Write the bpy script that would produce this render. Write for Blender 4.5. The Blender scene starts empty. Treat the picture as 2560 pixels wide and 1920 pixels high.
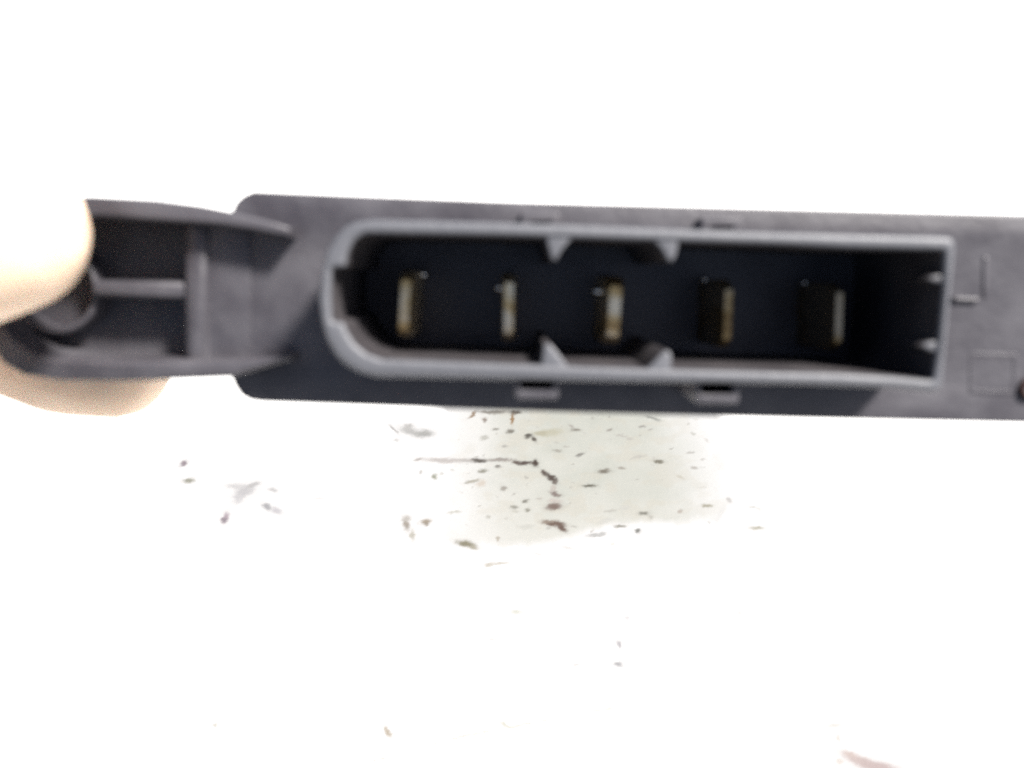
import bpy, bmesh, math, random
import numpy as np
from mathutils import Vector, Matrix
from mathutils.geometry import tessellate_polygon

random.seed(4)
sc = bpy.context.scene
C = sc.collection
R = math.radians

# ------------------------------------------------------------------ camera
F = 2217.0                      # focal length in photo pixels (2560 wide frame)
CX, CY = 1280.0, 960.0
PITCH = R(40)
CAM_H = 0.24
cam_d = bpy.data.cameras.new('camera')
cam = bpy.data.objects.new('camera', cam_d)
C.objects.link(cam)
cam_d.sensor_width = 36.0
cam_d.lens = 36.0 * F / 2560.0
cam_d.clip_start = 0.002
cam_d.clip_end = 200.0
cam.location = (0, 0, CAM_H)
cam.rotation_euler = (math.pi / 2 - PITCH, 0, 0)
cam_d.dof.use_dof = True
cam_d.dof.focus_distance = 0.35
cam_d.dof.aperture_fstop = 31.0
sc.camera = cam
CAM = Matrix.Translation((0, 0, CAM_H)) @ Matrix.Rotation(math.pi / 2 - PITCH, 4, 'X')

# ---- frame of the plug: X right along its face, U up its face, N out of its face
dep = Vector(((1268 - CX) / F, (CY - 690) / F, -1)).normalized()
Nc = -dep
Xc = Vector((math.cos(R(1.6)), -math.sin(R(1.6)), 0))
Xc = (Xc - Nc * Xc.dot(Nc)).normalized()
Uc = Nc.cross(Xc).normalized()
Oc = Vector(((1500 - CX) / F, (CY - 760) / F, -1)) * 0.0693
MOD_C = Matrix(((Xc.x, Uc.x, Nc.x, Oc.x), (Xc.y, Uc.y, Nc.y, Oc.y), (Xc.z, Uc.z, Nc.z, Oc.z), (0, 0, 0, 1)))
MOD = CAM @ MOD_C

# ------------------------------------------------------------------ world, sun, exposure
SUN_DIR = (MOD.to_3x3() @ Vector((0.9, 1.2, 1.0))).normalized()
w = bpy.data.worlds.new('World')
sc.world = w
w.use_nodes = True
nt = w.node_tree
sky = nt.nodes.new('ShaderNodeTexSky')
sky.sky_type = 'NISHITA'
sky.sun_disc = False
sky.sun_elevation = math.asin(SUN_DIR.z)
sky.sun_rotation = math.atan2(SUN_DIR.x, SUN_DIR.y)
sky.air_density = 1.0
sky.dust_density = 3.0
sky.ozone_density = 1.0
nt.links.new(sky.outputs[0], nt.nodes['Background'].inputs['Color'])
nt.nodes['Background'].inputs['Strength'].default_value = 0.05
sun_d = bpy.data.lights.new('sun', 'SUN')
sun_d.energy = 4.4
sun_d.angle = R(10)
sun_d.color = (1.0, 0.965, 0.91)
sun = bpy.data.objects.new('sun', sun_d)
C.objects.link(sun)
sun.location = SUN_DIR * 2
sun.rotation_euler = SUN_DIR.to_track_quat('Z', 'Y').to_euler()
sc.view_settings.view_transform = 'Standard'
sc.view_settings.look = 'None'
sc.view_settings.gamma = 1.0
sc.view_settings.exposure = 1.5
sc.render.engine = 'CYCLES'
sc.cycles.use_denoising = False
sc.cycles.sample_clamp_indirect = 3.0
GROUND_LIN = 3.2                # how bright clean white paint reads at this exposure (display linear)

# ------------------------------------------------------------------ helpers
def mat(name, color, rough, metallic=0.0, spec=0.5):
    m = bpy.data.materials.new(name)
    m.use_nodes = True
    b = m.node_tree.nodes['Principled BSDF']
    b.inputs['Base Color'].default_value = (*color, 1)
    b.inputs['Roughness'].default_value = rough
    b.inputs['Metallic'].default_value = metallic
    b.inputs['Specular IOR Level'].default_value = spec
    return m, m.node_tree, b

def plastic(name, dark, light, rough, scale=900, rim_tone=None):
    m, t, b = mat(name, dark, rough)
    tc = t.nodes.new('ShaderNodeTexCoord')
    n1 = t.nodes.new('ShaderNodeTexNoise'); n1.inputs['Scale'].default_value = scale * 0.25; n1.inputs['Detail'].default_value = 5
    n2 = t.nodes.new('ShaderNodeTexNoise'); n2.inputs['Scale'].default_value = scale * 1.6; n2.inputs['Detail'].default_value = 3
    t.links.new(tc.outputs['Object'], n1.inputs['Vector']); t.links.new(tc.outputs['Object'], n2.inputs['Vector'])
    r = t.nodes.new('ShaderNodeValToRGB')
    r.color_ramp.elements[0].position = 0.35; r.color_ramp.elements[0].color = (*dark, 1)
    r.color_ramp.elements[1].position = 0.68; r.color_ramp.elements[1].color = (*light, 1)
    t.links.new(n1.outputs['Fac'], r.inputs['Fac'])
    if rim_tone:                   # lighter grey edge along the mouth of the shroud
        sx = t.nodes.new('ShaderNodeSeparateXYZ'); t.links.new(tc.outputs['Object'], sx.inputs[0])
        ma = t.nodes.new('ShaderNodeMath'); ma.operation = 'MULTIPLY_ADD'; ma.inputs[1].default_value = .0005
        t.links.new(n1.outputs['Fac'], ma.inputs[0]); t.links.new(sx.outputs['Z'], ma.inputs[2])
        mz = t.nodes.new('ShaderNodeMapRange'); mz.inputs['From Min'].default_value = -.0003; mz.inputs['From Max'].default_value = .00005
        t.links.new(ma.outputs[0], mz.inputs['Value'])
        mc = t.nodes.new('ShaderNodeMix'); mc.data_type = 'RGBA'
        mc.inputs[7].default_value = (*rim_tone, 1)
        t.links.new(mz.outputs['Result'], mc.inputs[0]); t.links.new(r.outputs['Color'], mc.inputs[6])
        t.links.new(mc.outputs[2], b.inputs['Base Color'])
    else:
        t.links.new(r.outputs['Color'], b.inputs['Base Color'])
    mr = t.nodes.new('ShaderNodeMapRange')
    mr.inputs['To Min'].default_value = rough - 0.1; mr.inputs['To Max'].default_value = rough + 0.12
    t.links.new(n1.outputs['Fac'], mr.inputs['Value']); t.links.new(mr.outputs['Result'], b.inputs['Roughness'])
    bp = t.nodes.new('ShaderNodeBump'); bp.inputs['Strength'].default_value = 0.25; bp.inputs['Distance'].default_value = 0.0002
    t.links.new(n2.outputs['Fac'], bp.inputs['Height']); t.links.new(bp.outputs['Normal'], b.inputs['Normal'])
    return m

M_BODY = plastic('black_plastic', (0.036, 0.033, 0.040), (0.065, 0.062, 0.071), 0.5)
M_SHROUD = plastic('shroud_plastic', (0.029, 0.026, 0.029), (0.044, 0.040, 0.043), 0.5, rim_tone=(.086, .088, .099))

def L(px, py, z):
    """photo pixel -> point on the plug's own plane z (mm), local mm"""
    d = Vector(((px - CX) / F, (CY - py) / F, -1))
    o = Oc + Nc * (z / 1000.0)
    t = o.dot(Nc) / d.dot(Nc)
    p = d * t - Oc
    return Vector((p.dot(Xc) * 1000, p.dot(Uc) * 1000))

def outl(pts, z):
    return [L(x, y, z) for x, y in pts]

def area(ps):
    return 0.5 * sum(a.x * b.y - b.x * a.y for a, b in zip(ps, ps[1:] + ps[:1]))

def clean(ps, ccw=True):
    if (area(ps) > 0) != ccw:
        ps = ps[::-1]
    return ps

def rounded(ps, r, seg=5):
    """round the corners of a local outline by radius r (mm)"""
    out = []
    n = len(ps)
    for i in range(n):
        a, b, c = ps[i - 1], ps[i], ps[(i + 1) % n]
        u = (a - b); v = (c - b)
        lu, lv = u.length, v.length
        if lu < 1e-6 or lv < 1e-6:
            continue
        ang = u.angle(v)
        if ang > R(172):
            out.append(b); continue
        d = min(r / math.tan(ang / 2), lu * 0.45, lv * 0.45)
        p0, p1 = b + u.normalized() * d, b + v.normalized() * d
        for k in range(seg + 1):
            t = k / seg
            out.append((1 - t) ** 2 * p0 + 2 * t * (1 - t) * b + t * t * p1)
    return out

def offset(ps, d):
    """inset a CCW loop by d (CW loop: outset into the solid)"""
    n = len(ps); out = []
    for i in range(n):
        e0 = (ps[i] - ps[i - 1]); e1 = (ps[(i + 1) % n] - ps[i])
        if e0.length < 1e-9: e0 = e1
        if e1.length < 1e-9: e1 = e0
        n0 = Vector((-e0.y, e0.x)).normalized(); n1 = Vector((-e1.y, e1.x)).normalized()
        m = n0 + n1
        if m.length < 1e-6: m = n0
        m.normalize()
        out.append(ps[i] + m * d / max(0.45, m.dot(n0)))
    return out

def finish(bm, name, m, parent, smooth=40):
    bmesh.ops.recalc_face_normals(bm, faces=bm.faces)
    me = bpy.data.meshes.new(name)
    bm.to_mesh(me); bm.free()
    me.materials.append(m)
    for p in me.polygons: p.use_smooth = True
    me.set_sharp_from_angle(angle=R(smooth))
    o = bpy.data.objects.new(name, me)
    C.objects.link(o)
    if parent: o.parent = parent
    return o

def solid_bm(bm, outer, zf, zb, r=0.25, holes=(), steps=3):
    """prism with a rounded front edge; outline(s) in local mm, z in mm"""
    loops = [clean(list(outer), True)] + [clean(list(h), False) for h in holes]
    front, back = [], []
    for lp in loops:
        rings = []
        for k in range(steps + 1):
            a = (math.pi / 2) * k / steps
            pts = offset(lp, r * (1 - math.sin(a)))
            z = zf - r * (1 - math.cos(a))
            rings.append([bm.verts.new((p.x / 1000, p.y / 1000, z / 1000)) for p in pts])
        rings.append([bm.verts.new((p.x / 1000, p.y / 1000, zb / 1000)) for p in lp])
        n = len(lp)
        for A, B in zip(rings, rings[1:]):
            for i in range(n):
                j = (i + 1) % n
                bm.faces.new((A[i], B[i], B[j], A[j]))
        front.append(rings[0]); back.append(rings[-1])
    for grp in (front, back):
        flat = [v for g in grp for v in g]
        for tri in tessellate_polygon([[v.co * 1000 for v in g] for g in grp]):
            if len(set(tri)) == 3:
                try: bm.faces.new([flat[i] for i in tri])
                except ValueError: pass

def solid(name, outer, zf, zb, m, parent, r=0.25, holes=(), smooth=40):
    bm = bmesh.new()
    solid_bm(bm, outer, zf, zb, r, holes)
    return finish(bm, name, m, parent, smooth)

def thing(name, label, cat, mw):
    o = bpy.data.objects.new(name, None)
    C.objects.link(o)
    o.empty_display_size = 0.01
    o.matrix_world = mw
    o['label'] = label; o['category'] = cat
    return o

# ------------------------------------------------------------------ the white painted ground
def ground_point(px, py):
    d = CAM.to_3x3() @ Vector(((px - CX) / F, (CY - py) / F, -1))
    t = -CAM_H / d.z
    return d * t + Vector((0, 0, CAM_H))

def vnoise(x, y, seed):
    rs = np.random.RandomState(seed)
    tab = rs.rand(256, 256)
    xi = np.floor(x).astype(int); yi = np.floor(y).astype(int)
    fx = x - xi; fy = y - yi
    fx = fx * fx * (3 - 2 * fx); fy = fy * fy * (3 - 2 * fy)
    g = lambda a, b: tab[a % 256, b % 256]
    return (g(xi, yi) * (1 - fx) + g(xi + 1, yi) * fx) * (1 - fy) + (g(xi, yi + 1) * (1 - fx) + g(xi + 1, yi + 1) * fx) * fy

def fbm(x, y, seed):
    return (vnoise(x, y, seed) + 0.5 * vnoise(x * 2.1, y * 2.1, seed + 1) + 0.25 * vnoise(x * 4.3, y * 4.3, seed + 2)) / 1.75

def lin(c):
    c = np.asarray(c, float) / 255
    return np.where(c <= 0.04045, c / 12.92, ((c + 0.055) / 1.055) ** 2.4)

WHITE = np.array([0.80, 0.80, 0.785])
def paint(rgb):                 # how dark the paint colour must be to read as rgb on the exposed picture
    return lin(rgb) / GROUND_LIN * 0.80

GREY, BROWN, OLIVE, PINK, DARK = (188, 186, 184), (140, 118, 104), (176, 172, 150), (205, 186, 182), (84, 70, 62)
# wear marks: centre x, y, half width, half height, tilt in degrees, colour, strength
MARKS = [
 (459,1159,11,7,28,(168,156,164),1), (472,1202,15,7,4,(176,176,164),1), (563,1294,9,16,-22,(196,182,190),1), (560,1300,8,7,0,(165,155,163),1),
 (612,1228,32,16,25,(216,215,217),1), (632,1212,20,5,15,(205,204,204),.9), (588,1216,24,8,0,(224,223,224),.9), (598,1244,20,12,50,(224,223,225),.9), (681,1224,15,6,-10,(214,213,214),.9),
 (668,1267,15,8,-30,(190,190,193),1), (692,1277,14,9,-20,(216,214,219),.9), (795,1246,18,4,0,(246,244,242),.6),
 (1027,1078,32,11,-14,(205,205,203),1), (1062,1084,24,11,4,(190,190,187),1), (985,1074,16,4,-48,(190,188,186),1), (1020,1066,16,7,8,(208,207,205),1), (990,1100,8,4,0,(225,224,222),.8),
 (1047,1149,12,4,12,(205,200,196),1), (1110,1151,60,7,-2,(216,211,208),1), (1180,1151,40,5,0,(205,201,197),1), (1201,1151,22,6,-3,(112,106,100),1), (1250,1150,34,5,0,(176,170,164),1), (1290,1156,12,6,-15,(120,108,100),1),
 (1312,1158,24,5,2,(100,88,82),1), (1338,1158,9,10,20,DARK,1), (1246,1167,8,5,0,(150,146,140),.9),
 (1360,1183,12,6,-42,(110,98,90),1), (1378,1194,20,7,-38,(96,84,76),1), (1386,1206,8,6,-30,(120,108,100),.9),
 (1383,1222,8,14,0,(206,198,190),.8), (1389,1236,16,6,-12,(150,138,132),1), (1387,1253,18,8,0,(214,204,198),.8), (1385,1267,24,9,6,(140,122,114),1), (1389,1310,30,8,-8,(128,108,96),1), (1406,1320,16,8,-35,(122,102,92),1), (1372,1304,20,6,4,(160,144,130),.9),
 (1088,1192,8,7,20,(178,180,164),1), (1053,1181,5,6,-30,(214,212,208),.9), (1104,1183,6,3,0,(226,225,220),.8), (1131,1175,6,3,0,(226,225,220),.8), (1208,1177,14,5,4,(168,166,154),1),
 (1181,1204,20,5,14,(196,192,180),1), (1204,1209,14,9,20,(226,214,200),.8), (1258,1221,8,6,20,(180,176,168),1), (1285,1269,13,5,0,(176,174,164),1), (1287,1278,14,4,0,(210,208,196),.7),
 (1014,1312,9,16,18,(184,176,166),1), (1016,1296,12,9,0,(210,205,198),.9), (1063,1304,15,8,12,(184,172,156),1), (1066,1310,8,6,0,(170,160,146),.9), (1031,1338,8,14,4,(214,211,200),1),
 (1165,1360,28,9,-12,(158,152,130),1), (1180,1366,16,6,-15,(190,184,166),.9), (1225,1411,12,5,20,(222,216,204),.9), (1250,1409,22,3,2,(226,221,210),.9), (1136,1280,18,4,4,(220,219,210),.9),
 (1275,1079,11,6,14,(146,142,132),1), (1238,1073,9,4,8,(172,170,162),1), (1210,1049,8,6,-20,(170,160,152),1), (1181,1037,15,4,40,(170,150,130),1), (1281,1046,5,18,-6,(172,142,108),1), (1211,1094,10,7,20,(205,204,196),.9),
 (1262,1116,9,4,0,(196,195,188),1), (1230,1031,40,5,0,(150,144,134),.9), (1288,1031,14,6,0,(120,112,100),1),
 (1320,1090,10,7,10,(110,106,98),1), (1336,1098,10,5,-40,(116,110,102),1), (1370,1082,42,10,6,(206,203,182),.9), (1350,1082,20,6,0,(196,192,170),.8),
 (1440,1075,14,5,-4,(162,158,148),1), (1426,1065,9,4,-35,(190,185,178),.9), (1525,1075,10,4,12,(176,172,164),1), (1604,1065,9,4,4,(180,178,172),1), (1633,1046,20,5,-14,(176,178,172),1), (1625,1074,7,3,0,(196,194,188),.9), (1553,1090,14,4,-10,(206,204,196),.9), (1574,1096,10,3,0,(210,208,200),.9),
 (1393,1127,13,4,-3,(188,186,176),1), (1413,1117,8,3,0,(200,198,190),.9), (1450,1137,13,4,26,(158,156,150),1), (1647,1154,17,5,-6,(142,138,124),1), (1511,1178,17,7,3,(140,134,122),1), (1553,1170,11,4,-6,(186,182,172),1), (1597,1143,22,4,14,(210,208,200),.9), (1727,1131,10,3,0,(205,203,198),.9), (1735,1169,11,4,-8,(200,196,190),.9),
 (1759,1149,7,3,0,(222,220,216),.9), (1764,1100,9,4,-35,(226,224,220),.8), (1733,1085,5,4,0,(215,215,208),.9), (1700,1192,14,4,-20,(216,212,200),.9),
 (1472,1215,20,5,0,(118,116,104),1), (1314,1252,9,5,12,(156,154,144),1), (1318,1276,9,5,-6,(168,166,154),1), (1348,1247,10,3,0,(206,202,194),.9), (1222,1292,8,4,0,(206,205,196),.9), (1266,1296,6,4,0,(222,220,212),.8), (1246,1347,5,7,0,(196,188,174),.9),
 (1608,1283,15,5,4,(150,148,138),1), (1626,1292,10,5,-30,(204,202,194),.8), (1551,1316,15,4,2,(172,170,160),1), (1596,1328,9,6,0,(150,150,146),1), (1486,1338,22,5,4,(202,202,200),.9), (1508,1335,10,4,8,(206,206,204),.9), (1523,1277,20,4,4,(204,202,194),.8), (1560,1270,16,7,10,(222,222,216),.7), (1515,1302,24,6,16,(222,222,218),.6),
 (1700,1279,8,5,0,(200,190,180),.9), (1767,1264,14,4,-4,(184,180,162),1), (1824,1250,9,6,-40,(212,210,208),.9), (1800,1286,8,30,-28,(240,240,238),.6), (1881,1267,8,4,0,(232,232,228),.8), (1896,1272,9,3,-25,(240,240,236),.7), (1893,1320,18,5,-2,(206,203,188),1), (1315,1317,26,7,4,(216,216,208),.6), (1420,1370,20,4,-14,(238,236,232),.6), (1532,1360,6,5,0,(240,240,228),.6), (1345,1385,16,4,-15,(238,236,234),.6),
 (1291,1530,11,6,0,(236,238,226),.9), (1547,1611,5,10,6,(205,202,206),1), (1545,1661,13,6,-8,(194,194,197),1), (1567,1544,4,5,0,(240,238,240),.9), (1233,1598,10,3,0,(242,240,240),.8), (1440,1662,8,4,12,(240,238,236),.9),
 (970,1830,6,15,24,(210,198,180),1), (1262,1812,10,5,-38,(236,236,222),.9), (1274,1818,12,4,0,(240,240,228),.8), (537,1814,7,4,20,(236,234,224),.9), (1850,1534,6,5,0,(248,247,246),.8), (2085,1814,20,5,8,(244,242,236),.8), (2096,1846,6,8,0,(240,234,226),.8),
 (2150,1902,52,14,-22,(222,206,202),1), (2196,1918,56,16,-10,(214,196,194),1), (2128,1888,24,6,-24,(228,212,206),1), (2100,1905,10,8,0,(240,230,222),.8),
]
def build_ground():
    p = [ground_point(x, y) for x, y in ((360, 1000), (2330, 1000), (360, 1925), (2330, 1925))]
    x0 = min(q.x for q in p); x1 = max(q.x for q in p); y0 = min(q.y for q in p); y1 = max(q.y for q in p)
    def far(a, s, end):
        out = []; d = 0.004
        while (end - a) * s > 1.5 * d:
            a += s * d; d *= 1.6; out.append(a)
        return out + [end]
    xs = np.array(sorted(far(x0, -1, -0.95) + list(np.arange(x0, x1, 0.00042)) + far(x1, 1, 0.95)))
    ys = np.array(sorted(far(y0, -1, -0.01) + list(np.arange(y0, y1, 0.0005)) + far(y1, 1, 1.5)))  # near edge stops short of the camera to cut bounce light
    X, Y = np.meshgrid(xs, ys)
    nx, ny = len(xs), len(ys)
    # place of each point of the paint in the photograph
    inv = np.array(CAM.inverted())
    P = np.stack([X.ravel(), Y.ravel(), np.zeros(X.size), np.ones(X.size)])
    c = inv @ P
    zc = np.where(c[2] < -1e-4, c[2], -1e-4)
    U = CX + F * c[0] / -zc
    V = CY - F * c[1] / -zc
    ok = (c[2] < -1e-3) & (U > 300) & (U < 2400) & (V > 980) & (V < 1990)
    wx = U + 9 * (fbm(U / 16, V / 10, 1) - .5) + 7 * (fbm(U / 6, V / 4, 11) - .5)
    wy = V + 6 * (fbm(U / 16, V / 10, 21) - .5) + 4 * (fbm(U / 6, V / 4, 31) - .5)
    col = np.tile(WHITE, (U.size, 1))
    # a shadow patch put into the paint colour, with its ragged lower border
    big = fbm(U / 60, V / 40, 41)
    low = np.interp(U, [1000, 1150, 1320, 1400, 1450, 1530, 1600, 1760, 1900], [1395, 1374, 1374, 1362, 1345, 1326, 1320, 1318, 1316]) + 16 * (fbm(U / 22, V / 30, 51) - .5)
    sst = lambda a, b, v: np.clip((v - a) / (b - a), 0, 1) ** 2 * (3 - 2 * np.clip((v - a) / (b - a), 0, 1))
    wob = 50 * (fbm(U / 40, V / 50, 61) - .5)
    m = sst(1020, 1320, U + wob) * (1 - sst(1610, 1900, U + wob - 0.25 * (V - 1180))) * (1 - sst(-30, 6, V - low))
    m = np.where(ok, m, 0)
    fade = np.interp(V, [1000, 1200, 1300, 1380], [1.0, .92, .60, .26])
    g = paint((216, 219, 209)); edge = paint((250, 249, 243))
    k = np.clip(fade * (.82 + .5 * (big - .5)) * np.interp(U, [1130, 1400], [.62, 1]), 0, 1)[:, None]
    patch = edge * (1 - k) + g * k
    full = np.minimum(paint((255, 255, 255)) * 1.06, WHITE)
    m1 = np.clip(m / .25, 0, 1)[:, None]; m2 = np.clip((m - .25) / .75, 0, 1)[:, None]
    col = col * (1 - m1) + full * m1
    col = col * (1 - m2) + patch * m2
    # warm smears inside the patch
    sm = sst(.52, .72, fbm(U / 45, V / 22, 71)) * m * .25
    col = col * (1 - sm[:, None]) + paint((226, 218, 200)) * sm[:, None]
    def blend(a, rgb):
        nonlocal col
        i = np.nonzero(a > 0)[0]
        a1 = np.clip(a[i] / .12, 0, 1)[:, None]; a2 = np.clip((a[i] - .12) / .88, 0, 1)[:, None]
        c = col[i] * (1 - a1) + np.minimum(col[i], full) * a1
        col[i] = c * (1 - a2) + np.minimum(c, paint(rgb)) * a2
    marks = list(MARKS)
    rs = random.Random(9)
    for _ in range(70):                                     # fine specks between the large chips
        x = rs.uniform(1130, 1780); y = rs.uniform(1040, 1360)
        if y > np.interp(x, [1130, 1400, 1550, 1780], [1365, 1355, 1318, 1312]): continue
        v = rs.uniform(185, 222)
        marks.append((x, y, rs.uniform(3, 8), rs.uniform(2, 4), rs.uniform(-30, 30), (v, v - 2, v - 9), rs.uniform(.35, .8)))
    for cx, cy, rx, ry, ang, rgb, s in marks:
        near = ok & (np.abs(U - cx) < rx + ry + 30) & (np.abs(V - cy) < rx + ry + 30)
        idx = np.nonzero(near)[0]
        if not len(idx): continue
        ca, sa = math.cos(R(ang)), math.sin(R(ang))
        dx = wx[idx] - cx; dy = -(wy[idx] - cy)
        u = (dx * ca + dy * sa) / rx; v = (-dx * sa + dy * ca) / ry
        d = np.sqrt(u * u + v * v)
        a = np.zeros(U.size); soft = np.maximum(1 - sst(.3, 1.5, d), .3 * (1 - sst(.4, 2.6, d)))
        a[idx] = soft * s
        blend(a, rgb)
    # the hairline scratch low in the picture
    ly = np.interp(U, [932, 1140, 1380, 1533], [1901, 1845, 1796, 1770])
    a = np.where(ok & (U > 932) & (U < 1540), (1 - sst(1, 5, np.abs(wy - ly))) * sst(.35, .6, fbm(U / 50, V / 50, 81)), 0)
    blend(a * .8, (247, 246, 238))
    verts = np.stack([X.ravel(), Y.ravel(), np.zeros(X.size)], 1)
    i = np.arange(nx * ny).reshape(ny, nx)
    quads = np.stack([i[:-1, :-1], i[:-1, 1:], i[1:, 1:], i[1:, :-1]], -1).reshape(-1, 4)
    me = bpy.data.meshes.new('painted_floor')
    me.vertices.add(len(verts)); me.vertices.foreach_set('co', verts.ravel().astype('f4'))
    me.loops.add(quads.size); me.loops.foreach_set('vertex_index', quads.ravel().astype('i4'))
    me.polygons.add(len(quads))
    me.polygons.foreach_set('loop_start', (np.arange(len(quads)) * 4).astype('i4'))
    me.update(calc_edges=True)
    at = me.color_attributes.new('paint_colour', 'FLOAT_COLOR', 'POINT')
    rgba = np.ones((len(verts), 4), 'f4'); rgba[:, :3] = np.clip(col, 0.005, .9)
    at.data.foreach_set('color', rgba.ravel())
    m, t, b = mat('white_paint', (.8, .8, .78), 0.7, spec=0.2)
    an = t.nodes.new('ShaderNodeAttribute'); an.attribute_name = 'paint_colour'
    tc = t.nodes.new('ShaderNodeTexCoord')
    n = t.nodes.new('ShaderNodeTexNoise'); n.inputs['Scale'].default_value = 900; n.inputs['Detail'].default_value = 4
    t.links.new(tc.outputs['Object'], n.inputs['Vector'])
    mr = t.nodes.new('ShaderNodeMapRange'); mr.inputs['To Min'].default_value = .95; mr.inputs['To Max'].default_value = 1.05
    t.links.new(n.outputs['Fac'], mr.inputs['Value'])
    mx = t.nodes.new('ShaderNodeVectorMath'); mx.operation = 'SCALE'
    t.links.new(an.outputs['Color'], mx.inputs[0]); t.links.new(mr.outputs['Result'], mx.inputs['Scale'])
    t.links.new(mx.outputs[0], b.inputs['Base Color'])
    bp = t.nodes.new('ShaderNodeBump'); bp.inputs['Strength'].default_value = .1; bp.inputs['Distance'].default_value = .0002
    t.links.new(n.outputs['Fac'], bp.inputs['Height']); t.links.new(bp.outputs['Normal'], b.inputs['Normal'])
    me.materials.append(m)
    o = bpy.data.objects.new('painted_floor', me)
    C.objects.link(o)
    o['kind'] = 'structure'
    o['label'] = 'white painted floor with a grey shadow patch painted into its colour, a crack and small dark chips'
build_ground()
def build_dark_surround():  # unseen dark ground, added to cut bounce light on plug and finger
    bm = bmesh.new()
    bmesh.ops.create_grid(bm, x_segments=40, y_segments=40, size=60)
    for v in bm.verts: v.co.z = -0.004
    m, t, b = mat('dark_surround', (.16, .15, .14), .85)
    n = t.nodes.new('ShaderNodeTexNoise'); n.inputs['Scale'].default_value = 30; n.inputs['Detail'].default_value = 8
    tc = t.nodes.new('ShaderNodeTexCoord'); t.links.new(tc.outputs['Object'], n.inputs['Vector'])
    r = t.nodes.new('ShaderNodeValToRGB'); r.color_ramp.elements[0].color = (.11, .105, .10, 1); r.color_ramp.elements[1].color = (.21, .20, .185, 1)
    t.links.new(n.outputs['Fac'], r.inputs['Fac']); t.links.new(r.outputs['Color'], b.inputs['Base Color'])
    o = finish(bm, 'ground', m, None)
    o['kind'] = 'structure'; o['label'] = 'unseen dark ground added around the painted floor to cut bounce light'
build_dark_surround()

# ------------------------------------------------------------------ the plug
plug = thing('electrical_connector', 'black plastic electrical connector with five metal blade pins inside its oblong grey-rimmed shroud', 'connector', MOD)

Z_FL = -9.0                    # face of the housing block
Z_IN = -18.0                   # floor of the shroud
# shroud outlines, rim plane z = 0
so = outl([(929,549),(885,555),(858,570),(834,596),(815,630),(800,685),(795,750),(802,804),(815,850),(838,890),(862,912),(895,932),(940,943),
           (1260,950),(1600,956),(1960,961),(2120,966),(2230,971),(2335,981),(2352,976),(2358,960),(2372,800),(2390,625),(2390,605),(2380,594),(2366,592),(1860,579),(1460,563),(1200,555)], 0)
si = outl([(919,584),(900,590),(882,606),(868,634),(862,668),(828,671),(826,740),(829,803),(857,806),(868,832),(886,860),(915,884),(955,899),(1165,906),
           (1260,910),(1600,922),(1960,931),(2090,934),(2221,941),(2334,951),(2348,852),(2359,720),(2363,626),(2113,620),(1960,612),(1699,604),(1260,590),(1100,587)], 0)
so_raw = clean(list(so))
so = rounded(so, 0.5, 3); si = rounded(si, 0.25, 2)
shroud = solid('shroud', so, 0, Z_IN - 0.4, M_SHROUD, plug, r=0.34, holes=[si], smooth=50)
mid = offset(so_raw, 0.5)

blk = outl([(700,480),(632,477),(604,490),(588,506),(577,530),(575,700),(576,940),(586,966),(603,990),(626,1002),(655,1006),(1100,1022),
            (1460,1033),(1960,1046),(2560,1059),(2820,1064),(2850,1040),(2850,580),(2825,543),(2560,536),(1960,521),(1260,503),(960,491)], Z_FL)
housing = solid('housing', rounded(blk, 0.4, 2), Z_FL, -36, M_BODY, plug, r=0.25, holes=[mid], smooth=50)
solid('cavity_floor', offset(so_raw, 0.62), Z_IN, -19.5, M_BODY, plug, r=0.05)

# guide ribs inside the shroud mouth (their rims sit just below the shroud rim)
for pts in ([(1364,572),(1440,576),(1428,598),(1405,625),(1390,652),(1378,648),(1370,620),(1366,598)],
            [(1618,578),(1700,582),(1698,602),(1690,640),(1680,656),(1668,650),(1655,625),(1634,600)],
            [(1350,930),(1430,934),(1418,914),(1396,884),(1375,860),(1360,862),(1356,890),(1352,914)],
            [(1606,940),(1680,940),(1678,922),(1680,890),(1672,876),(1658,880),(1638,902),(1616,922)]):
    solid('guide_rib', outl(pts, -0.15), -0.15, Z_IN, M_SHROUD, plug, r=0.2)
for pts in ([(2378,684),(2378,712),(2335,706),(2318,697),(2335,688)],
            [(2362,850),(2362,884),(2330,880),(2304,866),(2316,856),(2335,852)]):
    solid('side_rib', outl(pts, -0.3), -0.3, -4.0, M_SHROUD, plug, r=0.2)

# snap catches on the outside of the shroud walls
def catch(x0, x1, y0, y1, z, up):
    o = outl([(x0, y0), (x1, y0), (x1, y1), (x0, y1)], z)
    t = 14 if not up else 26
    if up: h = outl([(x0+t, y0+t), (x1-t, y0+t), (x1-t, y1-2), (x0+t, y1-2)], z)
    else:  h = outl([(x0+t, y0+2), (x1-t, y0+2), (x1-t, y1-24), (x0+t, y1-24)], z)
    solid('catch', rounded(o, .3, 2), z, Z_FL - 1, M_BODY, plug, r=0.2, holes=[h])
catch(1288, 1396, 938, 998, -0.9, False)
catch(1740, 1848, 950, 1010, -0.9, False)
catch(1300, 1400, 530, 566, -7.4, True)
catch(1752, 1858, 542, 580, -7.4, True)

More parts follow.
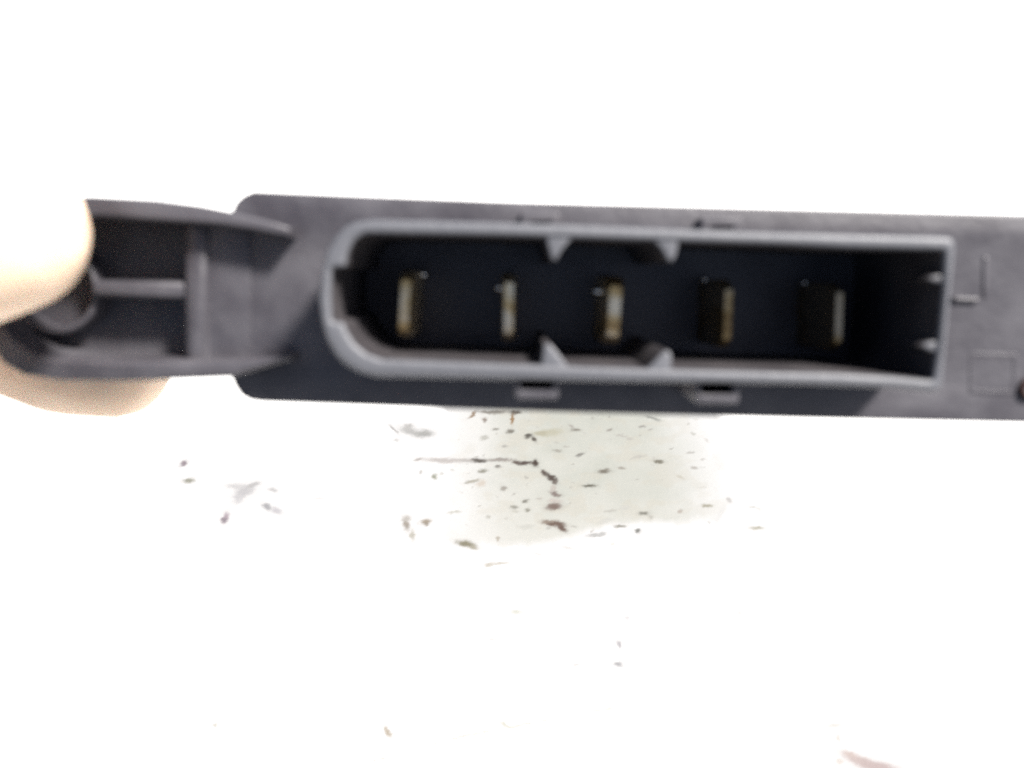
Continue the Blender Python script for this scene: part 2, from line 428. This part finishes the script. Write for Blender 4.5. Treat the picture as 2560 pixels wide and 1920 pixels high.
# raised key and frame at the right end of the housing face
solid('key_bar', rounded(outl([(2384,741),(2450,743),(2450,757),(2384,755)], -8.6), .2, 2), -8.6, -9.5, M_BODY, plug, r=.2)
solid('key_post', rounded(outl([(2458,640),(2474,640),(2472,745),(2456,745)], -8.86), .2, 2), -8.86, -9.5, M_BODY, plug, r=.2)
solid('label_frame', rounded(outl([(2424,880),(2548,884),(2546,990),(2424,986)], -8.95), .3, 2), -8.95, -9.5, M_BODY, plug, r=.05,
      holes=[rounded(outl([(2436,892),(2536,895),(2534,978),(2436,975)], -8.8), .3, 2)])
sc_bm = bmesh.new()
ctr = L(2574, 970, Z_FL)
solid_bm(sc_bm, [ctr + Vector((math.cos(a), math.sin(a))) * 1.0 for a in [k * math.pi / 10 for k in range(20)]], Z_FL + .5, Z_FL - .4, .15,
         holes=[[ctr + Vector((math.cos(a), math.sin(a))) * .6 for a in [k * math.pi / 8 for k in range(16)]]])
m_rust, _, _ = mat('rusty_steel', (.05, .025, .022), .6, .6)
finish(sc_bm, 'rivet', m_rust, plug)

# blade pins
def metal(name, k):
    m, t, b = mat(name, (.6, .45, .25), .45, 1.0)
    tc = t.nodes.new('ShaderNodeTexCoord')
    oi = t.nodes.new('ShaderNodeObjectInfo')
    ad = t.nodes.new('ShaderNodeVectorMath'); ad.operation = 'MULTIPLY_ADD'; ad.inputs[1].default_value = (1, 1, .35)
    t.links.new(tc.outputs['Object'], ad.inputs[0]); t.links.new(oi.outputs['Location'], ad.inputs[2])
    n = t.nodes.new('ShaderNodeTexNoise'); n.inputs['Scale'].default_value = 330; n.inputs['Detail'].default_value = 5
    t.links.new(ad.outputs[0], n.inputs['Vector'])
    r = t.nodes.new('ShaderNodeValToRGB')
    e = r.color_ramp.elements
    e[0].position = .33; e[0].color = (.24 * k, .14 * k, .06 * k, 1)
    e[1].position = .56; e[1].color = (.74 * k, .62 * k, .44 * k, 1)
    x = r.color_ramp.elements.new(.44); x.color = (.55 * k, .39 * k, .18 * k, 1)
    t.links.new(n.outputs['Fac'], r.inputs['Fac']); t.links.new(r.outputs['Color'], b.inputs['Base Color'])
    mr = t.nodes.new('ShaderNodeMapRange'); mr.inputs['To Min'].default_value = .62; mr.inputs['To Max'].default_value = .36
    t.links.new(n.outputs['Fac'], mr.inputs['Value']); t.links.new(mr.outputs['Result'], b.inputs['Roughness'])
    bp = t.nodes.new('ShaderNodeBump'); bp.inputs['Strength'].default_value = .3; bp.inputs['Distance'].default_value = .0003
    t.links.new(n.outputs['Fac'], bp.inputs['Height']); t.links.new(bp.outputs['Normal'], b.inputs['Normal'])
    return m
M_PIN = metal('brass', 1.0)
M_PIN_DARK = metal('dark_brass', .5)  # darker copy of the brass for the two right-hand pins
M_TIN, _, _ = mat('bright_tin', (.90, .88, .84), .16, 1.0)
def pin_mesh():
    bm = bmesh.new()
    rings = []
    for z, hy, hx in ((-18.2, 3.05, .58), (-10.2, 3.0, .58), (-9.0, 2.75, .54), (-8.2, 2.35, .46), (-7.95, 2.2, .38)):
        b = min(.18, hx * .4)
        pts = [(-hx + b, -hy), (hx - b, -hy), (hx, -hy + b), (hx, hy - b), (hx - b, hy), (-hx + b, hy), (-hx, hy - b), (-hx, -hy + b)]
        rings.append([bm.verts.new((x / 1000, y / 1000, z / 1000)) for x, y in pts])
    for A, B in zip(rings, rings[1:]):
        for i in range(8):
            bm.faces.new((A[i], A[(i + 1) % 8], B[(i + 1) % 8], B[i]))
    bm.faces.new(rings[-1]); bm.faces.new(rings[0][::-1])
    return bm
p0 = finish(pin_mesh(), 'pin', M_PIN, plug, 30)
ya = L(1270, 765, -8).y
for i, px in enumerate((1012, 1272, 1536, 1820, 2097)):
    p = p0 if i == 0 else p0.copy()
    if i: C.objects.link(p); p.parent = plug
    q = L(px, 770 + 0.03 * (px - 1270), -8)
    p.location = (q.x / 1000, q.y / 1000, 0)
    p.rotation_euler = (0, 0, R((-2.5, 1, -1.5, 1, 2.0)[i]))
    if i > 2:
        p.data = p0.data.copy(); p.data.materials[0] = M_PIN_DARK
    p.scale.x = (1.1, 1.05, 1.35, .85, .75)[i]
    bm = bmesh.new()
    bx, by, bz = ((.75, 2.7, -15), (-.75, 1.7, -10.5), (-.85, 1.6, -11.5), (-.5, 3.0, -16), (-.5, 3.0, -16.5))[i]
    bmesh.ops.create_icosphere(bm, subdivisions=2, radius=.00052, matrix=Matrix.Translation((bx / 1000, by / 1000, bz / 1000)) @ Matrix.Diagonal((1, .8, 1.4, 1)))
    finish(bm, 'barb', M_TIN, p, 60)

# mounting bracket at the left end, with its walls, ribs and screw-hole collar
plate = outl([(235,497),(420,510),(575,535),(600,560),(600,930),(575,940),(300,948),(160,946),(70,930),(0,895),(-50,830),(-70,740),(-62,640),(-20,560),(60,505)], -13)
bracket = solid('bracket', rounded(plate, .5, 2), -13, -16, M_BODY, plug, r=.2)
solid('upper_wall', outl([(60,492),(140,489),(231,490),(386,498),(501,513),(575,528),(660,549),(727,568),(722,592),(640,577),(540,561),(405,552),(251,542),(140,540),(70,545)], -6), -6, -15, M_BODY, bracket, r=.3)
solid('lower_wall', outl([(727,888),(600,898),(459,902),(300,903),(143,898),(75,880),(30,850),(0,805),(-40,812),(-22,870),(10,912),(60,938),(147,951),(300,953),(450,949),(575,944),(727,900)], -6), -6, -15, M_BODY, bracket, r=.3)
solid('cross_wall', outl([(455,545),(522,548),(522,915),(455,915)], -8.3), -8.3, -15, M_BODY, bracket, r=.9)
solid('web_plate', outl([(505,545),(627,552),(627,900),(505,915)], -8.85), -8.85, -15, M_BODY, bracket, r=.12)
solid('middle_rib', outl([(225,700),(480,703),(480,750),(225,742)], -8.9), -8.9, -15, M_BODY, bracket, r=.6)
hc = L(130, 722, -10)
solid('collar', [hc + Vector((math.cos(a), math.sin(a))) * 4.1 for a in [k * math.pi / 20 for k in range(40)]], -10, -14, M_BODY, bracket, r=.3,
      holes=[[hc + Vector((math.cos(a), math.sin(a))) * 3.5 for a in [k * math.pi / 20 for k in range(40)]]])

# ------------------------------------------------------------------ the hand (plug's own mm frame, then moved to its place)
def P3(px, py, z):
    q = L(px, py, z)
    return Vector((q.x, q.y, z))

def skin_mat():
    m, t, b = mat('skin', (.74, .53, .37), .55)
    b.inputs['Subsurface Weight'].default_value = .25
    b.inputs['Subsurface Radius'].default_value = (1.0, .35, .18)
    b.inputs['Subsurface Scale'].default_value = .002
    tc = t.nodes.new('ShaderNodeTexCoord')
    n = t.nodes.new('ShaderNodeTexNoise'); n.inputs['Scale'].default_value = 160; n.inputs['Detail'].default_value = 4
    t.links.new(tc.outputs['Object'], n.inputs['Vector'])
    r = t.nodes.new('ShaderNodeValToRGB')
    r.color_ramp.elements[0].position = .3; r.color_ramp.elements[0].color = (.72, .53, .38, 1)
    r.color_ramp.elements[1].position = .7; r.color_ramp.elements[1].color = (.78, .60, .45, 1)
    t.links.new(n.outputs['Fac'], r.inputs['Fac']); t.links.new(r.outputs['Color'], b.inputs['Base Color'])
    wv = t.nodes.new('ShaderNodeTexWave'); wv.inputs['Scale'].default_value = 700; wv.inputs['Distortion'].default_value = 3
    wv.inputs['Detail Scale'].default_value = .4
    t.links.new(tc.outputs['Object'], wv.inputs['Vector'])
    bp = t.nodes.new('ShaderNodeBump'); bp.inputs['Strength'].default_value = .15; bp.inputs['Distance'].default_value = .0001
    t.links.new(wv.outputs['Fac'], bp.inputs['Height']); t.links.new(bp.outputs['Normal'], b.inputs['Normal'])
    return m
M_SKIN = skin_mat()

def hand():
    bm = bmesh.new()
    def chain(pts):
        for (a, ra), (b, rb) in zip(pts, pts[1:]):
            n = max(2, int((b - a).length / (0.25 * min(ra, rb))))
            for k in range(n + 1):
                t = k / n
                bmesh.ops.create_icosphere(bm, subdivisions=2, radius=(ra + (rb - ra) * t) / 1000, matrix=Matrix.Translation((a.lerp(b, t)) / 1000))
    V = Vector
    tt = P3(4, 578, 1.0)                                  # thumb tip
    thumb = [(tt, 6.6), (tt + V((-5, -.9, .6)), 7.8), (tt + V((-14, -3, 1)), 8.6), (tt + V((-27, -3.5, 0)), 8.8), (tt + V((-33, -2, -1)), 8.9), (tt + V((-50, -6, -8)), 10.0), (tt + V((-68, -12, -22)), 13.0), (tt + V((-84, -17, -34)), 15)]
    chain(thumb)
    ft = P3(262, 916, -24)                                 # index fingertip, under the bracket
    index = [(ft + V((1, .3, 0)), 6.2), (ft + V((-4, 1.7, 0)), 7.4), (ft + V((-14, 5.8, -1)), 8.0), (ft + V((-25, 9.5, -5)), 8.3), (ft + V((-46, 12, -20)), 9.2), (ft + V((-64, 6, -34)), 10.5), (ft + V((-80, 0, -44)), 12)]
    chain(index)
    palm = tt + V((-84, -17, -34))
    kn = index[-1][0]
    for k, (dy, ln) in enumerate(((-17, 1.0), (-33, .95), (-48, .8))):     # three curled fingers, left of the frame
        b = kn + V((-4 - 4 * k, dy, -2 - 2 * k))
        m1 = b + V((22 * ln, -3, -14 * ln)); m2 = m1 + V((6, -1, 22 * ln)); m3 = m2 + V((-14, 0, 10 * ln))
        chain([(b, 11 - k), (m1, 8.8 - .5 * k), (m2, 8.0 - .5 * k), (m3, 6.8 - .5 * k)])
        chain([(b, 11 - k), (palm + V((-30, -22 - 4 * k, -8)), 15)])
    chain([(kn, 12), (palm, 14)])
    chain([(kn, 12), (palm + V((-35, -14, -12)), 18)])
    chain([(palm, 15), (palm + V((-35, -18, -10)), 19), (palm + V((-70, -26, -18)), 20), (palm + V((-130, -40, -34)), 24)])
    me = bpy.data.meshes.new('person')
    bm.to_mesh(me); bm.free()
    o = bpy.data.objects.new('person', me)
    C.objects.link(o)
    md = o.modifiers.new('r', 'REMESH'); md.mode = 'VOXEL'; md.voxel_size = .0009
    s = o.modifiers.new('s', 'SMOOTH'); s.factor = .5; s.iterations = 8
    ev = o.evaluated_get(bpy.context.evaluated_depsgraph_get())
    me2 = bpy.data.meshes.new_from_object(ev)
    o.modifiers.clear()
    o.data = me2; me2.name = 'person'
    bpy.data.meshes.remove(me)
    me2.materials.clear(); me2.materials.append(M_SKIN)
    for p in me2.polygons: p.use_smooth = True
    o.matrix_world = MOD
    o['label'] = 'bare left hand gripping the bracket, thumb tip in front and index fingertip under it'
    o['category'] = 'person'
    # thumb nail, a curved plate lying on the side of the thumb towards the camera
    bm = bmesh.new()
    g = []
    nu, nv = 12, 12
    for i in range(nu + 1):
        row = []
        for j in range(nv + 1):
            u = i / nu; v = (j / nv - .5) * 2
            x = 3.6 - 11.0 * u
            ww = 1.0 - .25 * (1 - u) ** 3
            a = v * R(46) * ww + R(22)
            rr = (7.25 + .75 * min(1, u * 1.8)) * (1 - .06 * max(0, .25 - u) / .25)
            x2 = x - 2.2 * v * v * (1 - u)
            row.append(bm.verts.new(((tt.x + x2) / 1000, (tt.y + .4 + rr * math.sin(a)) / 1000, (tt.z + .55 + rr * math.cos(a)) / 1000)))
        g.append(row)
    for i in range(nu):
        for j in range(nv):
            bm.faces.new((g[i][j], g[i][j + 1], g[i + 1][j + 1], g[i + 1][j]))
    bmesh.ops.solidify(bm, geom=bm.faces[:], thickness=.0004)
    m_n, _, _ = mat('nail', (.66, .46, .38), .35)
    finish(bm, 'fingernail', m_n, o, 60)
hand()
